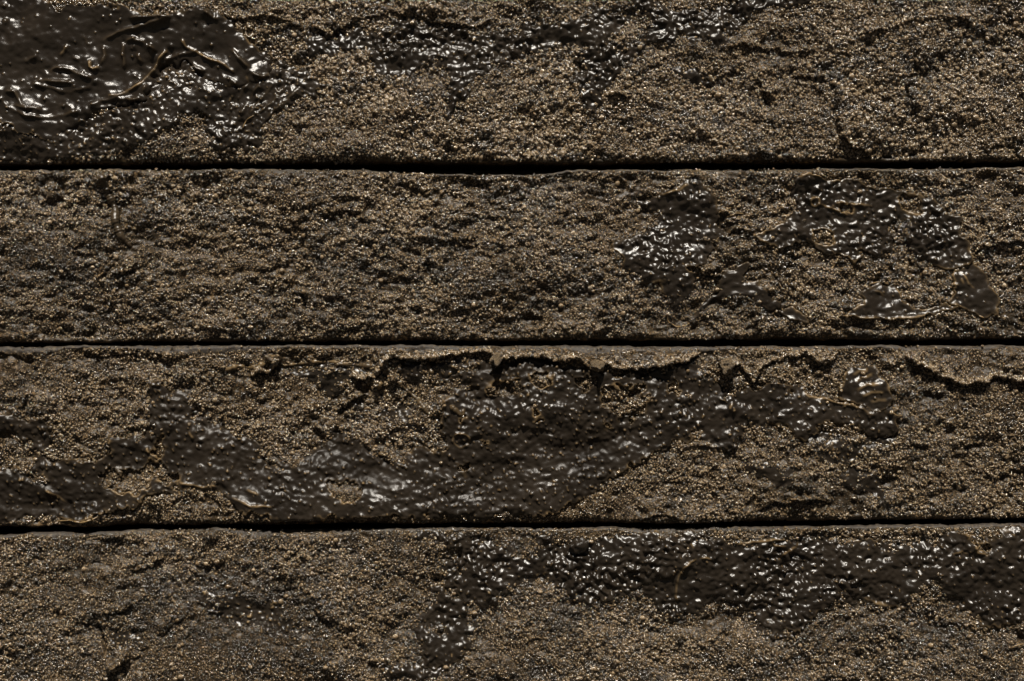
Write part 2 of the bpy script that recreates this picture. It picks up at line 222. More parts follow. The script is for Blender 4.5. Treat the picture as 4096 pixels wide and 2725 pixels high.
film('main4', 4, P('L', '570,110 700,112 880,112 930,175 1050,180 1110,215 1150,210 1210,180 1270,130 1420,130 1440,170 1540,190 1560,140 1640,160 1700,190 1800,150 1900,130 2070,130 2200,150',
     'M', '169,130 300,170 400,190 560,185 720,180 840,180 900,160 960,190 1040,160 1100,190 1250,190 1330,180 1480,200 1640,170 1800,170 1880,120 1950,150 2060,190 2130,170 2200,110 2400,100 2600,140 2760,220 2860,380 2780,560 2600,680 2450,700 2300,740 2200,760 2120,780 2060,740 1990,700 1940,650 1880,610 1820,570 1780,500 1720,480 1680,520 1620,570 1640,620 1580,650 1490,640 1380,630 1250,610 1180,620 1050,640 950,690 880,760 780,780 720,830 640,850 590,820 510,750 460,700 380,670 340,630 250,640 200,690 100,720 0,750',
     'L', '2250,690 2190,700 2120,660 2050,610 2020,540 1950,520 1850,540 1780,570 1660,590 1520,560 1480,500 1400,430 1290,440 1200,460 1180,510 1130,570 1080,620 1020,630 970,590 900,570 900,640 960,680 1000,720 980,760 920,800 910,860 860,900 820,940 720,960 640,960 590,920 590,800 580,700 620,590 680,550 700,470 750,500 770,420 740,340 800,290 810,260 780,210 700,180 660,145 625,150 620,200 640,260 600,220 580,150'),
     holes=[P('L', '760,490 800,485 840,495 835,525 790,535 770,515'), P('L', '660,725 700,715 750,730 745,760 700,752'), P('L', '1212,215 1278,140 1300,180 1290,240 1250,278 1215,250'), ring('L', 858, 358, 16), ring('M', 2060, 230, 34)],
     t=3.0, lift=0.1, bump=1.25, fine=0.95, pim=0.010, feather=10, label='long glossy dark skin hanging from the upper arris',
     folds=[(P('M', s), 2.0, 1.3) for s in ('150,300 90,330 50,370 20,430 5,500 5,570 25,620', '1860,285 1930,262 1980,290', '1880,120 1920,130 1990,165', '400,215 500,200 640,190 800,180 880,165', '690,330 740,280 820,230 850,190', '150,300 200,300 250,320', '90,190 130,240', '640,200 700,230 760,240')] + [(ring('M', 2060, 230, 46), 2.2, 1.3)] + [(P('L', '625,150 612,200 640,260 690,310'), 2.2, 1.4), (P('M', '1260,570 1340,600 1450,630 1580,640'), 2.2, 2.0)])
film('foot4', 4, P('L', '390,960 470,930 600,940 690,960 740,990 700,1040 580,1060 440,1050 380,1010'), t=3.4, bump=0.9, fine=0.5, pim=0.02, feather=10)
film('damp4', 4, P('J', '1300,540 1480,490 1700,520 1900,580 2060,700 2100,820 1960,860 1760,800 1560,740 1360,640'), t=1.1, bump=0.7, fine=0.7, pim=0.05, feather=14)
film('damp4b', 4, P('J', '700,770 860,760 1000,830 960,920 800,960 730,900'), t=1.2, bump=0.7, fine=0.6, pim=0.04, feather=12)

COVER = np.full((NV, NU), 99.0, np.float32)       # signed distance to the nearest skin (negative = under it)
FLIFT = np.zeros((NV, NU), np.float32)
FTOP = np.full((NV, NU), -99.0, np.float32)
rng = np.random.default_rng(5)
for fi, (key, F) in enumerate(FILMS.items()):
    sl = window(F['outer'], 10); u, v = UU[sl], VV[sl]
    jag = 0.9 if F['lift'] > .31 else 2.2
    uu = u + NBx[sl] * jag; vv = v + NBy[sl] * jag
    d = seg_dist(F['outer'], uu, vv, True); ins = inside(F['outer'], uu, vv); s = np.where(ins, -d, d) - F['grow']
    for h in F['holes']:
        dh = seg_dist(h, uu, vv, True); s = np.maximum(s, np.where(inside(h, uu, vv), dh, -dh))
    dep = np.maximum(-s, 0)
    lift = np.clip(F['lift'] + 0.45 * N22[sl] * (1 if F['lift'] > 0 else 0), 0, 1) if F['lift'] > 0 else np.zeros_like(s)
    hole_lift = np.zeros_like(s)
    for h in F['holes']:
        dh = seg_dist(h, uu, vv, True); hole_lift = np.maximum(hole_lift, np.exp(-(dh / 8) ** 2))
    lift = np.maximum(lift, hole_lift * (0.9 if F['lift'] > 0.1 else 0.2))
    env = lift * sstep(-0.3, 0.6, dep) + (1 - lift) * sstep(0, F['feather'], dep)
    imp = (rng.random((NV, NU)) < F['pim']) * rng.uniform(0.4, 1.3, (NV, NU)); pim = blur(imp, 0.85)[sl] * 4.6
    b0 = 0.25 * NB[sl] + 0.4 * N4[sl] + F['fine'] * (0.75 + 1.1 * sstep(-.8, 1.2, N15[sl])) * (0.35 * N2[sl] + 0.62 * N14[sl])
    inner = sstep(0, 5, dep)
    rim = lift * np.exp(-(dep / 1.5) ** 2)
    # edges that are not lifted thin out over the grains, whose tops show through
    h = SMOOTH[sl] + 0.35 * (HT[sl] - SMOOTH[sl]) + F['t'] * env + F['bump'] * 0.75 * b0 * (0.35 + 0.65 * inner) + pim * 1.5 + rim * 1.1
    tan = np.clip(rim * (0.25 + 0.75 * sstep(-.8, .8, N9[sl])) * .9 + np.clip(pim - 0.55, 0, 1) * 0.9, 0, 1)
    for pl, amp, wd, *tn in F['folds']:
        tn = tn[0] if tn else 0.8; closed = len(pl) == 14
        df = seg_dist(pl, u + NBx[sl] * .35, v + NBy[sl] * .35, closed); r = np.exp(-(df / wd) ** 2); wide = np.exp(-(df / (3 * wd)) ** 2)
        along = 0.5 + 0.5 * np.clip(N9[sl] + 0.6, 0, 1)
        if not closed: along = along * sstep(-1, 6, np.hypot(u - pl[0, 0], v - pl[0, 1])) * sstep(-1, 6, np.hypot(u - pl[-1, 0], v - pl[-1, 1]))
        h = h + amp * (0.8 * r + 0.4 * wide) * along
        tan = np.maximum(tan, np.clip(r * 1.3 - 0.45, 0, 1) * tn * np.clip(along * 1.6 - 0.4, 0, 1))
    F.update(sl=sl, s=s, h=h, tan=tan)
    COVER[sl] = np.minimum(COVER[sl], s); FLIFT[sl] = np.where(s < 4, np.maximum(FLIFT[sl], lift), FLIFT[sl])
    FTOP[sl] = np.where(s < 0, np.maximum(FTOP[sl], h), FTOP[sl])

# ------------------------------------------------------------------ materials
def mat(name):
    m = bpy.data.materials.new(name); m.use_nodes = True
    n = m.node_tree; return m, n, n.nodes["Principled BSDF"]
def mixc(n, fac, a, b):
    x = n.nodes.new("ShaderNodeMix"); x.data_type = 'RGBA'
    for sock, val in ((x.inputs[0], fac), (x.inputs[6], a), (x.inputs[7], b)):
        if isinstance(val, (int, float, tuple)): sock.default_value = val
        else: n.links.new(val, sock)
    return x.outputs[2]
def attr(n, name, kind='GEOMETRY'):
    a = n.nodes.new("ShaderNodeAttribute"); a.attribute_name = name; a.attribute_type = kind; return a
def tex(n, scale, detail=3, rough=0.6):
    c = n.nodes.new("ShaderNodeTexCoord"); t = n.nodes.new("ShaderNodeTexNoise")
    t.inputs["Scale"].default_value = scale; t.inputs["Detail"].default_value = detail; t.inputs["Roughness"].default_value = rough
    n.links.new(c.outputs["Object"], t.inputs["Vector"]); return t.outputs[0]
def ramp(n, src, a, b, lo=0.0, hi=1.0):
    r = n.nodes.new("ShaderNodeMapRange"); r.inputs[1].default_value = a; r.inputs[2].default_value = b
    r.inputs[3].default_value = lo; r.inputs[4].default_value = hi; n.links.new(src, r.inputs[0]); return r.outputs[0]
def bump(n, p, src, dist, strength=1.0):
    b = n.nodes.new("ShaderNodeBump"); b.inputs["Distance"].default_value = dist; b.inputs["Strength"].default_value = strength
    n.links.new(src, b.inputs["Height"]); n.links.new(b.outputs[0], p.inputs["Normal"])
DARK = (0.021, 0.0150, 0.0090, 1); TAN = (0.27, 0.175, 0.085, 1); GREY = (0.048, 0.041, 0.035, 1)

M_BASE, n, p = mat("wet_gritty_brick")
t1 = tex(n, 900, 4); t2 = tex(n, 140, 3)
crumb = ramp(n, t1, 0.52, 0.62)
mm = n.nodes.new("ShaderNodeMath"); mm.operation = 'MULTIPLY'; n.links.new(crumb, mm.inputs[0]); n.links.new(attr(n, "tan").outputs["Fac"], mm.inputs[1])
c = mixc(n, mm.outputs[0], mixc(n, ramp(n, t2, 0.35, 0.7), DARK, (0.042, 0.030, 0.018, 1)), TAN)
greyc = mixc(n, crumb, GREY, (0.10, 0.078, 0.052, 1))
c = mixc(n, attr(n, "bare").outputs["Fac"], c, greyc)
n.links.new(c, p.inputs["Base Color"])
n.links.new(ramp(n, attr(n, "bare").outputs["Fac"], 0, 1, 0.3, 0.55), p.inputs["Roughness"])
p.inputs["IOR"].default_value = 1.4; p.inputs["Specular IOR Level"].default_value = 0.3
bump(n, p, tex(n, 1500, 4, 0.6), 0.0004, 0.5)

M_FILM, n, p = mat("dark_wet_skin")
c = mixc(n, ramp(n, tex(n, 60, 4), 0.35, 0.7), (0.0145, 0.0108, 0.0074, 1), (0.028, 0.021, 0.0145, 1))
c = mixc(n, attr(n, "tan").outputs["Fac"], c, (0.26, 0.175, 0.085, 1))
n.links.new(c, p.inputs["Base Color"])
rg = n.nodes.new("ShaderNodeMath"); rg.operation = 'MULTIPLY_ADD'; rg.inputs[1].default_value = 0.15
n.links.new(attr(n, "matte").outputs["Fac"], rg.inputs[0]); n.links.new(ramp(n, tex(n, 220, 3), 0.3, 0.7, 0.21, 0.31), rg.inputs[2]); n.links.new(rg.outputs[0], p.inputs["Roughness"])
n.links.new(ramp(n, attr(n, "matte").outputs["Fac"], 0, 1, 0.4, 0.2), p.inputs["Specular IOR Level"])
p.inputs["IOR"].default_value = 1.55
bump(n, p, tex(n, 3000, 3, 0.6), 0.00012, 0.55)

M_GRAIN, n, p = mat("wet_sand_grain")
oi = n.nodes.new("ShaderNodeObjectInfo")
tone = attr(n, "tone", 'INSTANCER').outputs["Fac"]
tc = mixc(n, oi.outputs["Random"], (0.175, 0.113, 0.054, 1), (0.30, 0.212, 0.118, 1))
tc = mixc(n, tone, tc, (0.046, 0.035, 0.022, 1))
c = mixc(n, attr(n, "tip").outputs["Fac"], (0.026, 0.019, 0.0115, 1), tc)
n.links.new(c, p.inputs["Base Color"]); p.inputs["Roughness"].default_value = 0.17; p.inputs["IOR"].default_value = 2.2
bump(n, p, tex(n, 2200, 2, 0.6), 0.0004, 0.5)

M_LUMP, n, p = mat("crumbly_lump")
c = mixc(n, ramp(n, tex(n, 4, 5), 0.36, 0.52), (0.05, 0.04, 0.028, 1), (0.34, 0.25, 0.15, 1))
n.links.new(c, p.inputs["Base Color"]); p.inputs["Roughness"].default_value = 0.4
bump(n, p, tex(n, 7, 5, 0.7), 0.002, 1.0)
M_CORE, n, p = mat("shaded_core")
n.links.new(mixc(n, tex(n, 200), (0.02, 0.017, 0.014, 1), (0.05, 0.042, 0.034, 1)), p.inputs["Base Color"]); p.inputs["Roughness"].default_value = 0.9
M_GROUND, n, p = mat("damp_ground")
n.links.new(mixc(n, ramp(n, tex(n, 3, 8), 0.3, 0.7), (0.05, 0.043, 0.034, 1), (0.10, 0.085, 0.065, 1)), p.inputs["Base Color"]); p.inputs["Roughness"].default_value = 0.8
bump(n, p, tex(n, 40, 8, 0.7), 0.02)

# ------------------------------------------------------------------ mesh helpers
def mesh_np(name, co, quads, material, attrs=(), smooth=True, tris=None):
    me = bpy.data.meshes.new(name)
    nq = len(quads); nt_ = 0 if tris is None else len(tris)
    me.vertices.add(len(co)); me.vertices.foreach_set("co", np.ascontiguousarray(co, np.float32).ravel())
    loops = quads.ravel() if tris is None else np.concatenate([quads.ravel(), tris.ravel()])
    me.loops.add(len(loops)); me.loops.foreach_set("vertex_index", np.ascontiguousarray(loops, np.int32))
    me.polygons.add(nq + nt_)
    starts = np.concatenate([np.arange(nq) * 4, nq * 4 + np.arange(nt_) * 3])
    me.polygons.foreach_set("loop_start", starts.astype(np.int32))
    me.update(calc_edges=True); me.validate()
    if smooth: me.polygons.foreach_set("use_smooth", np.ones(len(me.polygons), bool))
    for an, av in attrs:
        a = me.attributes.new(an, 'FLOAT', 'POINT'); a.data.foreach_set("value", np.ascontiguousarray(av, np.float32))
    me.materials.append(material); return me
def obj(name, me, parent=None, label=None, kind=None):
    o = bpy.data.objects.new(name, me); sc.collection.objects.link(o)
    if parent is not None: o.parent = parent
    if label: o["label"] = label
    if kind: o["kind"] = kind
    return o
def to_world(u, v, h): return np.stack([wx(u), -h * K, wz(v)], -1)

# ------------------------------------------------------------------ ground and wall
g = 30.0
gm = mesh_np("ground", np.array([(-g, -g, 0), (g, -g, 0), (g, g, 0), (-g, g, 0)]), np.array([[0, 1, 2, 3]]), M_GROUND)
obj("ground", gm, kind="structure")
wall = bpy.data.objects.new("brickwork", None); sc.collection.objects.link(wall)
wall["label"] = "dark wet wall of long grit-covered bricks with open black joints"; wall["category"] = "wall"

DEPTH = 250.0
def box(u0, u1, v0, v1, h0, h1):
    co = np.array([(wx(u), -h * K, wz(v)) for h in (h0, h1) for v in (v0, v1) for u in (u0, u1)])
    q = np.array([(0, 1, 3, 2), (4, 6, 7, 5), (0, 4, 5, 1), (2, 3, 7, 6), (0, 2, 6, 4), (1, 5, 7, 3)])
    return co, q
co, q = box(-300, 1324, -180, BASE_V - 3, -70, -240)
obj("wall_core", mesh_np("wall_core", co, q, M_CORE, smooth=False), wall)

BARE_W = [2, 1.5, 1.3, 5.5, 2.2, 3]
BRICK_LABEL = {1: 'topmost brick in view, with the wrinkled dark skin at its left', 2: 'second brick down, gritty on the left and ragged dark skins on the right',
               3: 'third brick down, broad dark skin and a grey crusted upper edge', 4: 'lowest brick in view, dark skin hanging from its upper right edge'}
FACE = np.zeros((NV, NU), np.float32); BAREF = np.zeros((NV, NU), np.float32); EDGED = np.zeros((NV, NU), np.float32)
bricks = {}
for k in range(6):
    main = 1 <= k <= 4
    if main: us = np.concatenate([np.arange(-310, -12, 4.0), np.arange(-12, 1037, 1.0), np.arange(1037, 1335, 4.0)])
    else: us = np.arange(-310, 1335, 4.0)
    nr = 184 if main else 46
    T = edge(TOPS[k], 2 * k, us); B = edge(BOTS[k], 2 * k + 1, us)
    t = np.linspace(0, 1, nr)[:, None]
    # rows crowd a little towards both arrises
    t = t - 0.06 * np.sin(4 * np.pi * t) / (4 * np.pi) * 2
    v = T[None] + (B - T)[None] * t; u = np.broadcast_to(us[None], v.shape)
    dT = v - T[None]; dB = B[None] - v
    rt = 4.5 + 1.0 * np.interp(us, np.arange(U0, U1), N22[50])[None]; rb = 9.0 + 2.5 * np.interp(us, np.arange(U0, U1), N22[90])[None]
    def rnd(d, r): 
        x = np.clip(1 - d / r, 0, 1); return r * (1 - np.sqrt(np.maximum(1 - x * x, 0)))
    drop = rnd(dT, rt) + rnd(dB, rb) * 1.15
    bw = BARE_W[k] * (0.35 + 1.0 * sstep(-1, 1, samp(N22, u, v)))
    bare = sstep(bw + 1.5, bw - 1.0, dT + 0.8 * samp(N4, u, v))
    damp = np.minimum(sstep(0, 10, dT), sstep(0, 8, dB))
    h = samp(HT, u, v) * (0.25 + 0.75 * damp) * (1 - 0.55 * bare) - drop
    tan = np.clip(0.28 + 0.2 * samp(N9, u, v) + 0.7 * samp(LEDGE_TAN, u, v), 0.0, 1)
    co = to_world(u, v, h).reshape(-1, 3); n_ = len(us)
    idx = np.arange(nr * n_).reshape(nr, n_)
    quads = np.stack([idx[:-1, :-1], idx[1:, :-1], idx[1:, 1:], idx[:-1, 1:]], -1).reshape(-1, 4)
    # bed faces, back and ends
    ext = []; base = nr * n_
    rows = [(T + 0.3, -20), (T + 0.3, -DEPTH), (B - 0.3, -DEPTH), (B - 0.3, -20)]
    ids = [idx[0]]
    for vv_, hh in rows:
        ext.append(to_world(us, vv_, np.full(n_, float(hh)) )); ids.append(base + np.arange(n_)); base += n_
    ids.append(idx[-1])
    q2 = [np.stack([b[:-1], a[:-1], a[1:], b[1:]], -1)[:, ::-1][:, [0, 1, 2, 3]] for a, b in zip(ids[:-1], ids[1:])]
    q2 = [np.stack([a[:-1], a[1:], b[1:], b[:-1]], -1) for a, b in zip(ids[:-1], ids[1:])]
    nv0 = nr * n_
    caps = []
    cc = []
    for c_, flip in ((0, False), (-1, True)):
        loop = np.concatenate([idx[:, c_], [ids[4][c_], ids[3][c_], ids[2][c_], ids[1][c_]]])
        allco = np.concatenate([co] + ext); cc.append(allco[loop].mean(0)); ci = base; base += 1
        l2 = np.roll(loop, -1); tri = np.stack([np.full(len(loop), ci), l2, loop], -1)
        caps.append(tri[:, ::-1] if flip else tri)
    co_all = np.concatenate([co] + ext + [np.array(cc)])
    extra = len(co_all) - nv0
    me = mesh_np("brick", co_all, np.concatenate([quads] + q2), M_BASE,
                 [("tan", np.concatenate([tan.ravel(), np.full(extra, .1)])), ("bare", np.concatenate([bare.ravel(), np.full(extra, .35)]))], tris=np.concatenate(caps))
    bricks[k] = obj("brick", me, wall, BRICK_LABEL.get(k, 'brick of the course above the topmost one in view' if k == 0 else 'brick of the course resting on the ground'))
    # face height back on the survey grid, for everything that sits on the brick
    j0 = max(int(T.min()) - 2 - V0, 0); j1 = min(int(B.max()) + 3 - V0, NV)
    ug = UU[j0:j1]; vg = VV[j0:j1]
    Tg = edge(TOPS[k], 2 * k, UU[0])[None]; Bg = edge(BOTS[k], 2 * k + 1, UU[0])[None]
    m = (vg > Tg) & (vg < Bg)
    rtg = 4.5 + 1.0 * N22[50][None]; rbg = 9.0 + 2.5 * N22[90][None]
    dTg = vg - Tg; dBg = Bg - vg
    bwg = BARE_W[k] * (0.35 + 1.0 * sstep(-1, 1, N22[j0:j1])); bareg = sstep(bwg + 1.5, bwg - 1.0, dTg + 0.8 * N4[j0:j1])
    dampg = np.minimum(sstep(0, 10, dTg), sstep(0, 8, dBg))
    hg = HT[j0:j1] * (0.25 + 0.75 * dampg) * (1 - 0.55 * bareg) - (rnd(dTg, rtg) + rnd(dBg, rbg) * 1.15)
    FACE[j0:j1] = np.where(m, hg, FACE[j0:j1]); BAREF[j0:j1] = np.where(m, bareg, BAREF[j0:j1])
    EDGED[j0:j1] = np.where(m, np.minimum(dTg, dBg), EDGED[j0:j1])

# ------------------------------------------------------------------ dark skins
for key, F in FILMS.items():
    sl = F['sl']; u = UU[sl].copy(); v = VV[sl].copy(); s = F['s']; h = F['h']
    ed = EDGED[sl]
    k = F['brick']
    Tg = edge(TOPS[k], 2 * k, UU[0, sl[1]])[None]; Bg = edge(BOTS[k], 2 * k + 1, UU[0, sl[1]])[None]
    s = np.maximum(s, np.maximum(Tg + 1.2 - v, v - Bg + 1.2))
    rt_ = 4.5 + 1.0 * N22[50][sl[1]][None]; rb_ = 9.0 + 2.5 * N22[90][sl[1]][None]
    dT = v - Tg; dB = Bg - v; damp = np.minimum(sstep(0, 10, dT), sstep(0, 8, dB))
    h = h * (0.25 + 0.75 * damp) - rnd(np.maximum(dT, 0), rt_) - 1.15 * rnd(np.maximum(dB, 0), rb_) + 0.6 * (1 - damp)
    # the rim sinks to the face it clings to
    low = FACE[sl] - 0.4
    gy, gx = np.gradient(s); gl = np.sqrt(gx * gx + gy * gy) + 1e-6
    near = np.abs(s) < 1.0
    u = np.where(near, u - np.clip(s * gx / gl, -.7, .7), u); v = np.where(near, v - np.clip(s * gy / gl, -.7, .7), v)
    h = np.where(s > -0.35, np.minimum(low, h), h)
    keep = s < 0.9
    idx = np.full(s.shape, -1); 
    fmask = keep[:-1, :-1] & keep[1:, :-1] & keep[1:, 1:] & keep[:-1, 1:] & ((s[:-1, :-1] < 0) | (s[1:, 1:] < 0) | (s[1:, :-1] < 0) | (s[:-1, 1:] < 0))
    fm = (UU[sl] > -140) & (UU[sl] < 1160); fmask &= fm[:-1, :-1] & fm[1:, 1:]
    used = np.zeros(s.shape, bool)
    used[:-1, :-1] |= fmask; used[1:, :-1] |= fmask; used[1:, 1:] |= fmask; used[:-1, 1:] |= fmask
    idx[used] = np.arange(used.sum())
    quads = np.stack([idx[:-1, :-1][fmask], idx[1:, :-1][fmask], idx[1:, 1:][fmask], idx[:-1, 1:][fmask]], -1)
    co = to_world(u[used], v[used], h[used])
    me = mesh_np("dark_skin", co, quads, M_FILM, [("tan", F['tan'][used]), ("matte", np.clip(F['matte'] * (0.9 - 0.35 * N22[sl][used]) * (1 - 0.7 * sstep(560, 720, UU[sl][used])), 0, 1))])
    obj("dark_skin", me, bricks[F['brick']], F['label'])
    FTOP[sl] = np.where(s < -0.5, np.maximum(FACE[sl], h), FTOP[sl])

# ------------------------------------------------------------------ grit: grains scattered by the thousand over each face
def grain_nodes():
    ng = bpy.data.node_groups.new("grain_scatter", 'GeometryNodeTree')
    ng.interface.new_socket(name="Geometry", in_out='INPUT', socket_type='NodeSocketGeometry')
    ng.interface.new_socket(name="Geometry", in_out='OUTPUT', socket_type='NodeSocketGeometry')
    N = ng.nodes.new; Lk = ng.links.new
    gi = N("NodeGroupInput"); go = N("NodeGroupOutput"); geo = N("GeometryNodeGeometryToInstance")
    for q in range(4):
        ico = N("GeometryNodeMeshIcoSphere"); ico.inputs["Radius"].default_value = 1; ico.inputs["Subdivisions"].default_value = 3
        pos = N("GeometryNodeInputPosition"); sep = N("ShaderNodeSeparateXYZ"); Lk(pos.outputs[0], sep.inputs[0])
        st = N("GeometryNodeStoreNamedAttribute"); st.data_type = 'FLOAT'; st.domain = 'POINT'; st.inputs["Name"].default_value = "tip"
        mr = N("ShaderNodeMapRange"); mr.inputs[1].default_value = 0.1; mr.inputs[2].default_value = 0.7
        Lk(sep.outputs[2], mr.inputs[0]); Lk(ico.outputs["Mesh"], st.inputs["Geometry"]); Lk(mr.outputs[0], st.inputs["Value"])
        nz = N("ShaderNodeTexNoise"); nz.noise_dimensions = '4D'; nz.inputs["W"].default_value = q * 7.3; nz.inputs["Scale"].default_value = 1.1; nz.inputs["Detail"].default_value = 1.5
        sb = N("ShaderNodeVectorMath"); sb.operation = 'SUBTRACT'; sb.inputs[1].default_value = (.5, .5, .5); Lk(nz.outputs["Color"], sb.inputs[0])
        ml = N("ShaderNodeVectorMath"); ml.operation = 'SCALE'; ml.inputs["Scale"].default_value = 1.9; Lk(sb.outputs[0], ml.inputs[0])
        sp = N("GeometryNodeSetPosition"); Lk(st.outputs[0], sp.inputs["Geometry"]); Lk(ml.outputs[0], sp.inputs["Offset"])
        sm = N("GeometryNodeSetMaterial"); sm.inputs["Material"].default_value = M_GRAIN; Lk(sp.outputs[0], sm.inputs["Geometry"])
        ss = N("GeometryNodeSetShadeSmooth"); Lk(sm.outputs[0], ss.inputs["Geometry"]); Lk(ss.outputs[0], geo.inputs[0])
    def na(nm, ty):
        a = N("GeometryNodeInputNamedAttribute"); a.data_type = ty; a.inputs["Name"].default_value = nm; return a.outputs["Attribute"]
    ip = N("GeometryNodeInstanceOnPoints"); Lk(gi.outputs[0], ip.inputs["Points"]); Lk(geo.outputs[0], ip.inputs["Instance"])
    ip.inputs["Pick Instance"].default_value = True
    Lk(na("pick", 'INT'), ip.inputs["Instance Index"]); Lk(na("scale", 'FLOAT_VECTOR'), ip.inputs["Scale"])
    er = N("FunctionNodeEulerToRotation"); Lk(na("rot", 'FLOAT_VECTOR'), er.inputs[0]); Lk(er.outputs[0], ip.inputs["Rotation"])
    Lk(ip.outputs[0], go.inputs[0]); return ng
NG = grain_nodes()
rng = np.random.default_rng(11)
DOFF = [0, .85, .35, .2, .9, 0]; SIZE = np.array([1.0, 0.95, 0.82, 0.74, 0.82, 0.9]); DENS = np.array([.8, .95, .9, .85, .9, .8])
DN = 0.45 * noise(9, 6, 31) + 0.45 * N4 + 0.65 * N2 + 0.25 * N22 + 0.2 * N9; TN = 0.3 * noise(12, 7, 33) + 0.4 * noise(3, 2.4, 34); ZN = noise(30, 20, 35)
STAIN = np.zeros((NV, NU), np.float32)          # damp stains that darken the grains
for pts, a_ in [(P('J', '650,560 900,470 1300,420 1700,430 2050,520 2250,760 2200,1000 1700,1000 1300,900 1000,820 800,800'), 1.1), (P('D', '0,560 200,540 420,640 480,760 380,860 150,880 0,820'), 0.7),
                (P('M', '1480,700 1700,660 1900,740 2000,860 1800,900 1600,860'), 0.9), (P('G', '400,160 700,180 900,190 940,250 700,270 450,220'), 0.8), (P('I', '1500,520 1750,420 1900,380 1850,460 1650,620 1520,640'), 0.9),
                (P('I', '600,1010 1000,1020 1500,1150 2100,1170 1900,1210 1100,1190 600,1130'), 1.1), (P('L', '1380,620 1500,560 1640,620 1560,720 1420,760'), 0.8), (P('C', '1050,520 1180,560 1160,900 1060,880'), 0.6), (P('C', '1550,560 1680,600 1660,860 1570,800'), 0.6), (P('I', '1980,60 2357,40 2400,250 2150,230 1900,180'), -0.2)]:
    sl = window(pts, 30); d = seg_dist(pts, UU[sl] + 3 * N9[sl], VV[sl] + 3 * N4[sl], True)
    STAIN[sl] += a_ * sstep(14, -10, np.where(inside(pts, UU[sl] + 3 * N9[sl], VV[sl] + 3 * N4[sl]), -d, d))
TOFF = [.1, .05, .25, -.15, .3, .2]
def lip_grains(pts, n_):
    # crumbs packed along the lit lip of a crust
    L = np.concatenate([[0], np.cumsum(np.linalg.norm(np.diff(pts, axis=0), axis=1))]); t = rng.uniform(0, L[-1], n_)
    u = np.interp(t, L, pts[:, 0]) + rng.normal(0, .8, n_); f = np.interp(t, L, pts[:, 1])
    j = np.abs(rng.normal(0, 2.6, n_)) + 0.6
    v = f - j - (1.5 * samp(N4, u, f) + 0.9 * samp(N2, u, f) + 1.2 * samp(N9, u, f)); r = rng.uniform(.7, 1.9, n_)
    ok = v > TOPS[3](u) + 2; u, v, r = u[ok], v[ok], r[ok]
    return u, v, samp(FACE, u, v) + 0.3 * r, r
def scatter(k, u0, u1, sp, rmin, rmax, prob, fill=0.0):
    T = TOPS[k](np.array([0.]))[0] - 8; B = BOTS[k](np.array([0.]))[0] + 8
    gu, gv = np.meshgrid(np.arange(u0, u1, sp), np.arange(T, B, sp)); n_ = gu.size
    u = gu.ravel() + rng.uniform(-.5, .5, n_) * sp; v = gv.ravel() + rng.uniform(-.5, .5, n_) * sp
    Tt = TOPS[k](u); Bb = BOTS[k](u)
    r = (rmin + (rmax - rmin) * rng.random(n_) ** 2.2) * SIZE[k] * (1 + 0.12 * samp(ZN, u, v))
    s = samp(COVER, u, v); lf = samp(FLIFT, u, v); face = samp(FACE, u, v); ft = samp(np.where(COVER < 0, FTOP, -99), u, v)
    keep = (v > Tt + 0.4) & (v < Bb - 1.5) & (rng.random(n_) < prob * DENS[k] * np.maximum(fill, sstep(-1.5 - DOFF[k], -0.1 - DOFF[k], samp(DN, u, v))))
    keep &= (s > 0.4) | ((s > -14) & (lf < 0.35))
    keep &= (ft < face + 1.35 * r) | (s > 0)
    keep &= rng.random(n_) > samp(BAREF, u, v) * 0.85
    # grains left out along the lower arris to deepen its shade
    keep &= rng.random(n_) < sstep(1.0, 6.0, Bb - v + 1.5 * samp(N4, u, v))
    u, v, r, face = u[keep], v[keep], r[keep], face[keep]
    return u, v, face + 0.42 * r, r
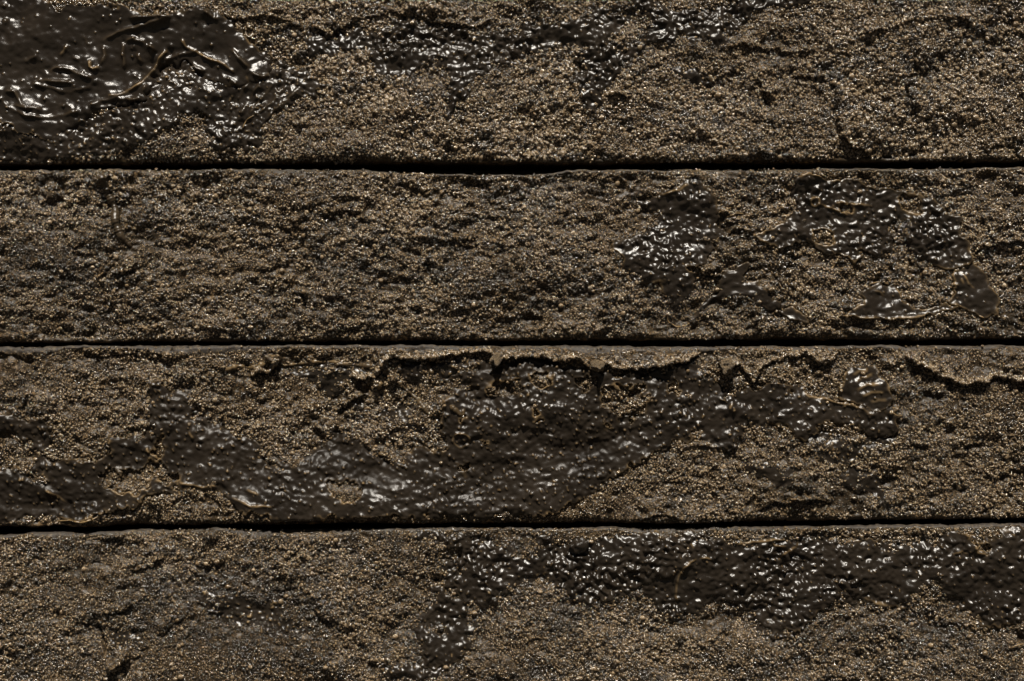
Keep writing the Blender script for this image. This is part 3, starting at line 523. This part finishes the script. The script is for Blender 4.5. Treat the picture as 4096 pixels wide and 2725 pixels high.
for k in range(6):
    main = 1 <= k <= 4
    sets = []
    if main:
        sets += [scatter(k, -12, 1036, 2.0, 0.85, 1.9, 0.92), scatter(k, -12, 1036, 1.5, 0.45, 0.85, 0.8, 0.75), scatter(k, -12, 1036, 9, 1.8, 2.6, 0.30)]
        sets += [scatter(k, -300, -12, 3.6, 1.3, 2.2, 0.85), scatter(k, 1036, 1324, 3.6, 1.3, 2.2, 0.85)]
        if k == 3: sets += [lip_grains(p_, int(n2)) for p_, a_, f_ in LEDGES if a_ >= 7 and 1380 / 4 < p_[0, 1] < 1560 / 4 for n2 in [3 * (p_[-1, 0] - p_[0, 0])]]
    else: sets += [scatter(k, -300, 1324, 4.0, 1.4, 2.3, 0.8)]
    u, v, h, r = [np.concatenate(a) for a in zip(*sets)]; n_ = len(u)
    me = bpy.data.meshes.new("grit"); me.vertices.add(n_)
    me.vertices.foreach_set("co", to_world(u, v, h).astype(np.float32).ravel())
    a = me.attributes.new("scale", 'FLOAT_VECTOR', 'POINT'); a.data.foreach_set("vector", (K * r[:, None] * rng.uniform(.75, 1.25, (n_, 3))).astype(np.float32).ravel())
    rot = np.stack([math.pi / 2 + rng.normal(0, .35, n_), rng.uniform(0, 6.28, n_), rng.normal(0, .35, n_)], 1)
    a = me.attributes.new("rot", 'FLOAT_VECTOR', 'POINT'); a.data.foreach_set("vector", rot.astype(np.float32).ravel())
    a = me.attributes.new("pick", 'INT', 'POINT'); a.data.foreach_set("value", rng.integers(0, 4, n_).astype(np.int32))
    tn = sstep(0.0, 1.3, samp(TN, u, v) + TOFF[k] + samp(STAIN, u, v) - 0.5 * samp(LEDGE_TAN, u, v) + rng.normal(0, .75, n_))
    a = me.attributes.new("tone", 'FLOAT', 'POINT'); a.data.foreach_set("value", np.clip(tn, 0, 1).astype(np.float32))
    me.materials.append(M_GRAIN)
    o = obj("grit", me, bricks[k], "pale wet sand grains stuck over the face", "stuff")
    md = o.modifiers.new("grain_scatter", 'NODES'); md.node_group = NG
    print("grit", k, n_)

# ------------------------------------------------------------------ lumps and large grains, one by one
import bmesh
def lump_mesh(seed, rough, material, sub=4):
    bm = bmesh.new(); bmesh.ops.create_icosphere(bm, subdivisions=sub, radius=1)
    r_ = np.random.default_rng(seed); nd = 70 if rough > .09 else 26; sh = 30 if rough > .09 else 9
    dirs = r_.standard_normal((nd, 3)); dirs /= np.linalg.norm(dirs, axis=1)[:, None]; am = r_.normal(0, 1, nd)
    for vv in bm.verts:
        d = np.array(vv.co); q = dirs @ d
        vv.co = vv.co * float(1 + rough * (am * np.exp(-(1 - q) * sh)).sum())
    me = bpy.data.meshes.new("lump"); bm.to_mesh(me); bm.free()
    co = np.zeros(len(me.vertices) * 3, np.float32); me.vertices.foreach_get("co", co); z = co[2::3]
    a = me.attributes.new("tip", 'FLOAT', 'POINT'); a.data.foreach_set("value", np.clip((z + .1) / .6, 0, 1).astype(np.float32))
    me.polygons.foreach_set("use_smooth", np.ones(len(me.polygons), bool)); me.materials.append(material); return me
LM = [lump_mesh(i, 0.17, M_LUMP) for i in range(3)]; LD = [lump_mesh(9 + i, 0.10, M_FILM) for i in range(2)]
GM = [lump_mesh(20 + i, 0.07, M_GRAIN, 3) for i in range(4)]
def place(name, me, k, u, v, rx, ry, rz, sink=0.2, label=None):
    o = obj(name, me, bricks[k], label)
    h = max(float(samp(FACE, u, v)), float(samp(np.where(COVER < 0, FTOP, -99), u, v)) if samp(COVER, u, v) < -1 else -99)
    if name == 'lump':
        i_, j_ = int(u) - U0, int(v) - V0; h = max(h, float(FACE[j_ - 6:j_ + 7, max(i_ - 5, 0):i_ + 6].max()) - 1.0)
    o.location = to_world(np.float64(u), np.float64(v), np.float64(h + rz * (1 - sink) * 0.45)); o.rotation_euler = (math.pi / 2, 0, 0)
    o.scale = (rx * K, ry * K, rz * K); return o
for i, (x, y, rx, ry, k, d, lb) in enumerate(LUMPS):
    if lb is None: continue
    rx, ry = rx * .8, ry * .8
    me = (LD if d else LM)[i % (2 if d else 3)]
    place("lump", me, k, x / 4, y / 4, rx / 4, ry / 4, (rx + ry) / 8, label=lb)
cnt = 0
while cnt < 250:
    k = int(rng.integers(1, 5)); u = rng.uniform(2, 1022); v = rng.uniform(TOPS[k](u) + 8, BOTS[k](u) - 9)
    if v < 2 or v > 679 or samp(COVER, u, v) < -9: continue
    if samp(COVER, u, v) < 0 and rng.random() < .5: continue
    r = rng.uniform(2.1, 3.4) * SIZE[k]
    place("grain", GM[cnt % 4], k, u, v, r * rng.uniform(.85, 1.15), r * rng.uniform(.85, 1.1), r, 0.35); cnt += 1

# ------------------------------------------------------------------ drips and threads of skin
def tube(name, pts, rad, k, tan, label=None, lift=0.2, seed=0):
    r_ = np.random.default_rng(seed)
    L = np.concatenate([[0], np.cumsum(np.linalg.norm(np.diff(pts, axis=0), axis=1))]); n_ = max(int(L[-1] / 0.9), 6)
    t = np.linspace(0, L[-1], n_); u = np.interp(t, L, pts[:, 0]); v = np.interp(t, L, pts[:, 1])
    ker = np.ones(5) / 5
    if n_ > 9:
        u[2:-2] = np.convolve(u, ker, 'valid'); v[2:-2] = np.convolve(v, ker, 'valid')
    w_ = np.convolve(r_.normal(0, 1, n_ + 8), np.ones(5) / 5, 'same')[4:-4]
    rr = np.interp(t / L[-1], np.linspace(0, 1, len(rad)), rad) * (1 + (0.6 if name == 'drip' else 0.35) * w_)
    rr = rr * np.sqrt(np.clip(np.minimum(t, L[-1] - t) / (1.2 * max(rad)), 0.03, 1))
    h = np.maximum(samp(FACE, u, v), np.where(samp(COVER, u, v) < -1, samp(np.where(COVER < 0, FTOP, -9), u, v), -99)) + lift * rr
    if n_ > 9:
        hp = np.pad(h, 3, mode='edge'); h = np.convolve(hp, np.ones(7) / 7, 'valid')
    du = np.gradient(u); dv = np.gradient(v); l = np.hypot(du, dv) + 1e-9
    a = np.arange(8) / 8 * 2 * np.pi
    uu = u[:, None] - (dv / l)[:, None] * np.cos(a) * rr[:, None]; vv = v[:, None] + (du / l)[:, None] * np.cos(a) * rr[:, None]; hh = h[:, None] + np.sin(a) * rr[:, None] * 0.95
    co = to_world(uu, vv, hh).reshape(-1, 3); idx = np.arange(n_ * 8).reshape(n_, 8)
    nx = np.roll(idx, -1, 1); q = np.stack([idx[:-1], idx[1:], nx[1:], nx[:-1]], -1).reshape(-1, 4)
    tn = np.clip(tan * (np.sin(a)[None] * .6 + .6) * (0.75 + 0.3 * w_)[:, None], 0, 1).ravel()
    obj(name, mesh_np(name, co, q, M_FILM, [("tan", tn)]), bricks[k], label)
tube("drip", P('D', '690,100 705,150 720,210 745,270 770,330 775,380 785,430 815,510 885,585'), [5, 3.4, 3.6, 4.6, 4.6, 3.8, 2.6], 2, 0.12, 'lumpy dark drip run down from the joint', lift=0.65, seed=1)
for i, (w_, s, r, k) in enumerate([('H', '455,280 520,340 580,390 620,440 655,485', [2.0, 2.2, 3.2], 3), ('H', '60,165 180,172 320,182', [1.6, 2.4, 2.8], 3), ('H', '640,150 660,200 680,235', [2.5, 2.2], 3), ('H', '785,425 815,450 860,490', [2.6, 3.0], 3),
                                  ('H', '330,330 345,290 350,270', [2.2, 2.2], 3), ('G', '1510,225 1600,190 1690,205 1790,175', [1.6, 2.2, 2.6], 3), ('G', '1900,190 2020,175 2140,160 2240,165 2350,180', [1.5, 1.7, 1.5], 3)]):
    tube("drip", P(w_, s), r, k, 0.25 if i < 4 else 0.5, seed=10 + i)
for i, (w_, s, r, k) in enumerate([('F', '1330,540 1300,590 1250,650 1220,720 1210,770', .75, 2), ('F', '1240,855 1330,862', .8, 2), ('F', '370,850 380,900 430,930 490,915', .8, 2), ('F', '1510,660 1560,648 1600,655 1640,695', .8, 2),
                                  ('F', '1500,690 1560,675 1620,690', .7, 2), ('F', '1990,810 2060,850 2135,882', .9, 2), ('F', '700,320 760,295 800,300', .7, 2), ('F', '640,300 700,275 740,262', .7, 2), ('M', '1050,1040 1090,1050 1110,1080 1090,1100', 1.0, 4),
                                  ('M', '2240,920 2290,890 2357,885', .9, 4), ('I', '1440,490 1460,510 1500,530', .9, 3), ('I', '500,265 540,270 560,235', 1.4, 3), ('M', '1880,120 1910,100 1930,140', .7, 4), ('A', '1640,870 1665,815 1720,785', .7, 1), ('J', '380,60 470,50 560,65 640,40 700,5', 1.0, 3)]):
    tube("thread", P(w_, s), [r * .8, r, r * .8], k, 0.95, lift=0.9, seed=30 + i)
